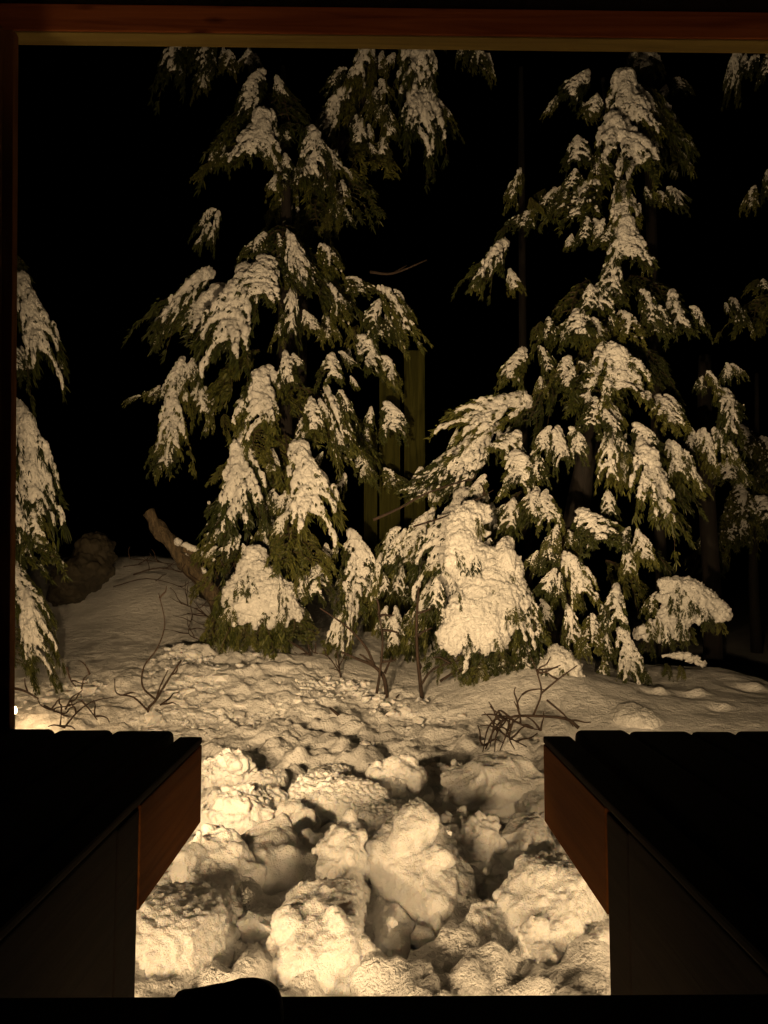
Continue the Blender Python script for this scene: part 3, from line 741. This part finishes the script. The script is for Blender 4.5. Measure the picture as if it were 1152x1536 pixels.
traced_pad(tree_b, 7.35, [(712,762,22,12),(700,780,30,18),(698,802,30,20),(694,826,26,22),(690,850,22,20),(735,836,26,14),(758,842,24,13),(770,856,18,14),(735,866,40,22),(718,890,38,24),(750,886,38,24),(770,900,18,20),(706,918,38,24),(735,916,36,24),(692,944,26,22),(720,944,28,22),(748,938,22,20),(684,968,14,16),(704,974,12,14),(726,968,14,16),(752,958,10,14),(772,924,9,13),(668,952,8,14),(766,942,7,12)],
    [(672,960,40,40,'B'),(694,972,40,44,'B'),(720,972,44,44,'B'),(745,955,50,50,'B'),(770,930,56,50,'S'),(660,900,50,40,'S'),(655,860,50,40,'M'),(785,860,60,44,'S'),(676,800,50,40,'S'),(735,800,36,36,'S')], .0016)
traced_pad(tree_b, 7.7, [(992,872,8,6),(1004,878,16,11),(1018,885,22,15),(1034,893,26,18),(1050,902,26,19),(1066,911,22,17),(1080,919,14,12),(1089,923,7,8),(1030,905,24,16),(1014,915,26,18),(1004,928,24,17),(1018,935,20,14),(990,938,20,10),(972,944,16,8),(1058,920,9,9),(1072,925,7,9),(1036,925,10,10)],
    [(1060,918,22,22,'B'),(1076,920,22,22,'B'),(1036,930,26,26,'B'),(1010,940,26,26,'B'),(975,945,30,30,'B'),(985,880,40,30,'S'),(1000,868,30,24,'B')], .001)
traced_pad(tree_b, 7.6, [(998,984,8,4),(1010,981,12,6),(1024,982,14,7),(1040,988,12,6),(1052,995,8,4)], [(1000,985,22,24,'B'),(1020,988,20,24,'B')], .001)
traced_pad(tree_b, 7.2, [(838,985,16,14),(832,1000,24,16),(850,1000,22,14),(826,1018,22,12),(856,1015,24,12)], [(850,962,30,30,'S')], .001)

# bare dark trunks in the background
for (px, y0, y1, Y, wd, lab) in [(1066, 640, 880, 10.5, 26, 'bare dark trunk right of the big evergreen'), (783, 190, 320, 12, 14, 'dim bare trunk left of the tall evergreen')]:
    b = at(px, y1, Y); g = gz1(b.x, b.y); t = empty('dead_tree', (b.x, b.y, g)); tag(t, lab, 'tree trunk')
    V, Fc = tube([(0, 0, -.2), (.02, 0, 1.2), (-.03, 0, 3), (.02, 0, max(at(px, y0, Y).z - g + 1, 4))], [wd / F * Y / 2 * k for k in (1.15, 1, .9, .7)], 10, wob=.2)
    link('trunk', mesh_np('trunk', V, Fc), M['darkbark'], t)

# upright olive boards in place of the reflection in the glass
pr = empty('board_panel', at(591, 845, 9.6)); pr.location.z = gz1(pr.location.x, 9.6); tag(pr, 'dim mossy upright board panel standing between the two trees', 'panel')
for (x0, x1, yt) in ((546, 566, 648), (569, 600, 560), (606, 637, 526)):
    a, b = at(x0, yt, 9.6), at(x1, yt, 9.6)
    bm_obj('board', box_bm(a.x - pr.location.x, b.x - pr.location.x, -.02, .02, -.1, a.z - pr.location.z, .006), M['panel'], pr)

# ================================================================== fallen log, boulder, low snow lobes, twigs
def px_tube(V, Fc, pl, Y, r0, r1, sides=6, n=4, jit=0.0, wob=0.0):
    pts = [at(x, y, Y + (random.uniform(-jit, jit))) for x, y in pl]
    sp = smooth_path(pts, n) if len(pts) > 2 else pts; m_ = len(sp)
    return tube(sp, [(r0 + (r1 - r0) * i / (m_ - 1)) for i in range(m_)], sides, V, Fc, wob)
root = empty('fallen_log', at(322, 895, 9.2)); tag(root, 'snow dusted fallen log leaning left of the left evergreen', 'log')
V, Fc = px_tube(None, None, [(222, 768), (236, 790), (262, 822), (298, 862), (330, 908)], 9.2, .07, .11, 12, 6, 0, .9); V, Fc = px_tube(V, Fc, [(275, 822), (305, 838), (322, 846)], 9.05, .05, .04, 7)
link('trunk', mesh_np('trunk', [v - root.location for v in map(Vector, V)], Fc), M['palebark'], root)
cen, rad = [], []
for k in range(26):
    u = k / 25
    if random.random() < .72: continue
    p = at(225 + 101 * u, 770 + 124 * u + random.uniform(-3, 3), 9.12) + Vector((random.uniform(-.03, .05), -.03, .06)); cen.append(tuple(p - root.location)); rad.append((random.uniform(.04, .09), .07, random.uniform(.03, .05)))
for k in range(9):
    u = k / 8; p = at(278 + 44 * u, 820 + 22 * u, 9.0) + Vector((0, 0, .02)); cen.append(tuple(p - root.location)); rad.append((.05, .04, random.uniform(.025, .04)))
link('snow_cap', blobs_mesh('snow_cap', cen, rad, .014, [('n', 7, .03), ('n', 22, .014)], 3, 5, 1), M['pad'], root)['kind'] = 'stuff'
for k in range(9):
    pl = [(300 + k * 9, 880 - k * 4)]
    for j in range(3): pl.append((pl[-1][0] + random.uniform(-30, 14), pl[-1][1] - random.uniform(8, 26)))
    V, Fc = px_tube(None, None, pl, 9.1, .010, .004, 5, 3)
    link('branch', mesh_np('branch', [Vector(v) - root.location for v in V], Fc), M['twig'], root)

c = at(122, 858, 9.6); o = link('boulder', blobs_mesh('boulder', [(0, 0, 0), (.25, 0, .16), (-.25, 0, -.12), (.1, -.1, -.1)], [(.40, .4, .24), (.28, .3, .17), (.25, .3, .2), (.3, .3, .2)], .02, [('n', 4, .07), ('billow', 9, .03)], 2, 9), M['rock'])
o.location = c; o.rotation_euler = (0, R(-32), 0); tag(o, 'dim striated boulder on the dark slope at the left', 'boulder')

for (px, py, w_, h_, Y, lab) in [(950,1082,24,14,6.25,'small snow hump just beyond the right deck')]:
    c = at(px, py, Y); o = link('snow_hump', blobs_mesh('snow_hump', [(0, 0, 0), (.04, 0, -.02)], [(w_ * 1.5 / F * Y, w_ * 2.2 / F * Y, h_ * 1.5 / F * Y)] * 2, .012, [('n', 9, .02)], 3, px), M['pad']); o.location = c
    tag(o, lab, 'snow lump')
    o.location.z = gz1(c.x, c.y) - .03

def shrub(label, stems, Y, r=.011, cat='shrub', name='bare_shrub', mt='twig', group='bare twigs in the snow'):
    x0, y0 = stems[0][0]; p0 = at(x0, y0, Y); root = empty(name, p0); tag(root, label, cat, group)
    for k, pl in enumerate(stems):
        rr = r * 1.5 if k == 0 else r * .95
        V, Fc = px_tube(None, None, pl, Y + random.uniform(-.04, .04), rr, rr * .45, 5, 4, .02)
        link('stem', mesh_np('stem', [Vector(v) - p0 for v in V], Fc), M[mt], root)
def twiglets(pl_list, n, seed, L=26):
    r = random.Random(seed); out = []
    for _ in range(n):
        pl = r.choice(pl_list); i = r.randrange(len(pl) - 1); u = r.random()
        x, y = pl[i][0] + (pl[i + 1][0] - pl[i][0]) * u, pl[i][1] + (pl[i + 1][1] - pl[i][1]) * u
        a = r.uniform(-math.pi, 0); q = [(x, y)]
        for j in range(3): x, y = x + math.cos(a) * L * r.uniform(.2, .45), y + math.sin(a) * L * r.uniform(.2, .45); a += r.uniform(-.6, .6); q.append((x, y))
        out.append(q)
    return out
s1 = [[(236,1092),(222,1066),(234,1050),(252,1020),(272,990)],[(234,1050),(214,1030),(216,1000),(236,972),(247,935),(238,890)],[(222,1066),(200,1046),(175,1040),(172,1018)],[(234,1050),(240,1030),(252,1005)],[(228,1080),(236,1066)],[(240,1058),(256,1046)]]
shrub('curly bare twig standing in the snow behind the left deck', s1 + twiglets(s1, 5, 1, 20), 6.6, .010)
s2 = [[(580,1060),(577,1020),(562,1000),(540,990),(512,978)],[(562,1000),(548,970),(520,940),(480,912)],[(565,1040),(570,1008),(574,960),(568,920)],[(577,1010),(588,985)]]
shrub('bent dark sapling in front of the gap between the trees', s2 + twiglets(s2, 6, 2, 24), 7.3, .016)
s3 = [[(634,1056),(630,1020),(626,980),(625,930),(628,880)],[(630,1030),(650,1004),(690,990)],[(660,1022),(690,1004),(720,996)]]
shrub('straight dark sapling right of the bent one', s3 + twiglets(s3, 5, 3, 24), 7.3, .015)
s4 = [[(514,1046),(510,1010),(505,975)],[(510,1010),(492,985),(470,978)],[(508,1000),(520,980)]]
shrub('thin short sapling left of the bent one', s4 + twiglets(s4, 6, 4, 20), 7.7, .008)
s5 = [[(534,1084),(515,1078),(495,1062)],[(515,1078),(540,1082)]]
shrub('dark stick lying on the rough snow', s5, 6.7, .016, 'stick', 'fallen_stick')
s6 = [[(868,1092),(848,1078),(800,1074),(765,1076),(744,1090),(728,1124)],[(765,1076),(748,1066),(740,1090),(735,1120)],[(800,1074),(812,1040),(806,1010),(796,985)],[(812,1040),(836,1020),(866,998)],[(820,1050),(846,1072),(860,1090)],[(765,1076),(760,1100),(748,1130)],[(780,1074),(776,1056),(784,1040)],[(744,1090),(760,1104),(790,1120)],[(765,1078),(790,1090),(812,1096)],[(750,1072),(732,1092),(724,1128)],[(755,1078),(744,1104),(742,1128)],[(770,1080),(764,1106),(772,1124)]]
shrub('sprawling bare bush bent over the snow beside the right deck', s6 + twiglets(s6, 26, 5, 34), 5.6, .009)
s7 = [[(18,1032),(36,1036),(58,1048)],[(66,1058),(86,1068),(106,1076)],[(96,1092),(116,1068),(140,1052),(170,1046)],[(98,1064),(108,1046),(122,1038)],[(122,1050),(134,1064),(146,1080)],[(90,1090),(92,1070)],[(100,1000),(106,1020),(114,1030)],[(122,1034),(126,1018),(136,1010)]]
shrub('low pinkish brambles at the left edge by the glowing lamp', s7 + twiglets(s7, 16, 6, 26), 5.6, .008)
s8 = [[(325,968),(318,925),(330,890)],[(300,960),(283,950),(288,925)],[(318,930),(298,915),(270,905)],[(340,940),(352,905),(360,880)],[(330,970),(345,940),(335,905)]]
shrub('tangle of brown twigs under the left evergreen', s8 + twiglets(s8, 34, 7, 34), 8.4, .007)
s9 = [[(430,960),(455,975),(485,1000)],[(400,950),(440,985),(480,1006)],[(460,950),(470,990),(505,1008)]]
shrub('thin dead branches on the snow below the left evergreen', s9 + twiglets(s9, 8, 8, 26), 8.2, .010)
s10 = [[(200,862),(240,852),(290,862)],[(170,880),(220,868),(270,880),(300,900)],[(185,850),(215,846)],[(195,838),(230,842),(280,850)]]
shrub('dark thin branches lying across the left snow slope', s10 + twiglets(s10, 10, 9, 24), 9.6, .008)
s11 = [[(555,408),(590,410),(640,390)],[(590,410),(610,398)]]
shrub('reddish bare branch tip between the trees', s11, 9.0, .014)
s12 = [[(560,780),(600,762),(640,740),(700,720)],[(620,790),(680,770),(740,735)]]
shrub('long bare branch sticking out left of the right evergreen', s12 + twiglets(s12, 4, 11, 24), 7.6, .011)

# faint unseen uplight added behind the camera so the beam and post show
root = empty('wall_sconce', (.2, -.25, 1.9)); tag(root, 'small wall sconce on the house behind the viewer', 'wall lamp')
V, Fc = tube([(0, 0, -.08), (0, 0, -.02), (0, 0, .03)], [.02, .045, .06], 14); link('shade', mesh_np('shade', V, Fc), M['metal'], root)
ld = bpy.data.lights.new('sconce', 'SPOT'); ld.energy = UPLIGHT_W; ld.color = (1, .6, .3); ld.spot_size = R(70); ld.spot_blend = .5; ld.shadow_soft_size = .05
lo = bpy.data.objects.new('lamp', ld); C.objects.link(lo); lo.parent = root; lo.location = (0, 0, .08)
lo.rotation_euler = (Vector((-.1, 2.5, 2.4))).to_track_quat('-Z', 'Y').to_euler()
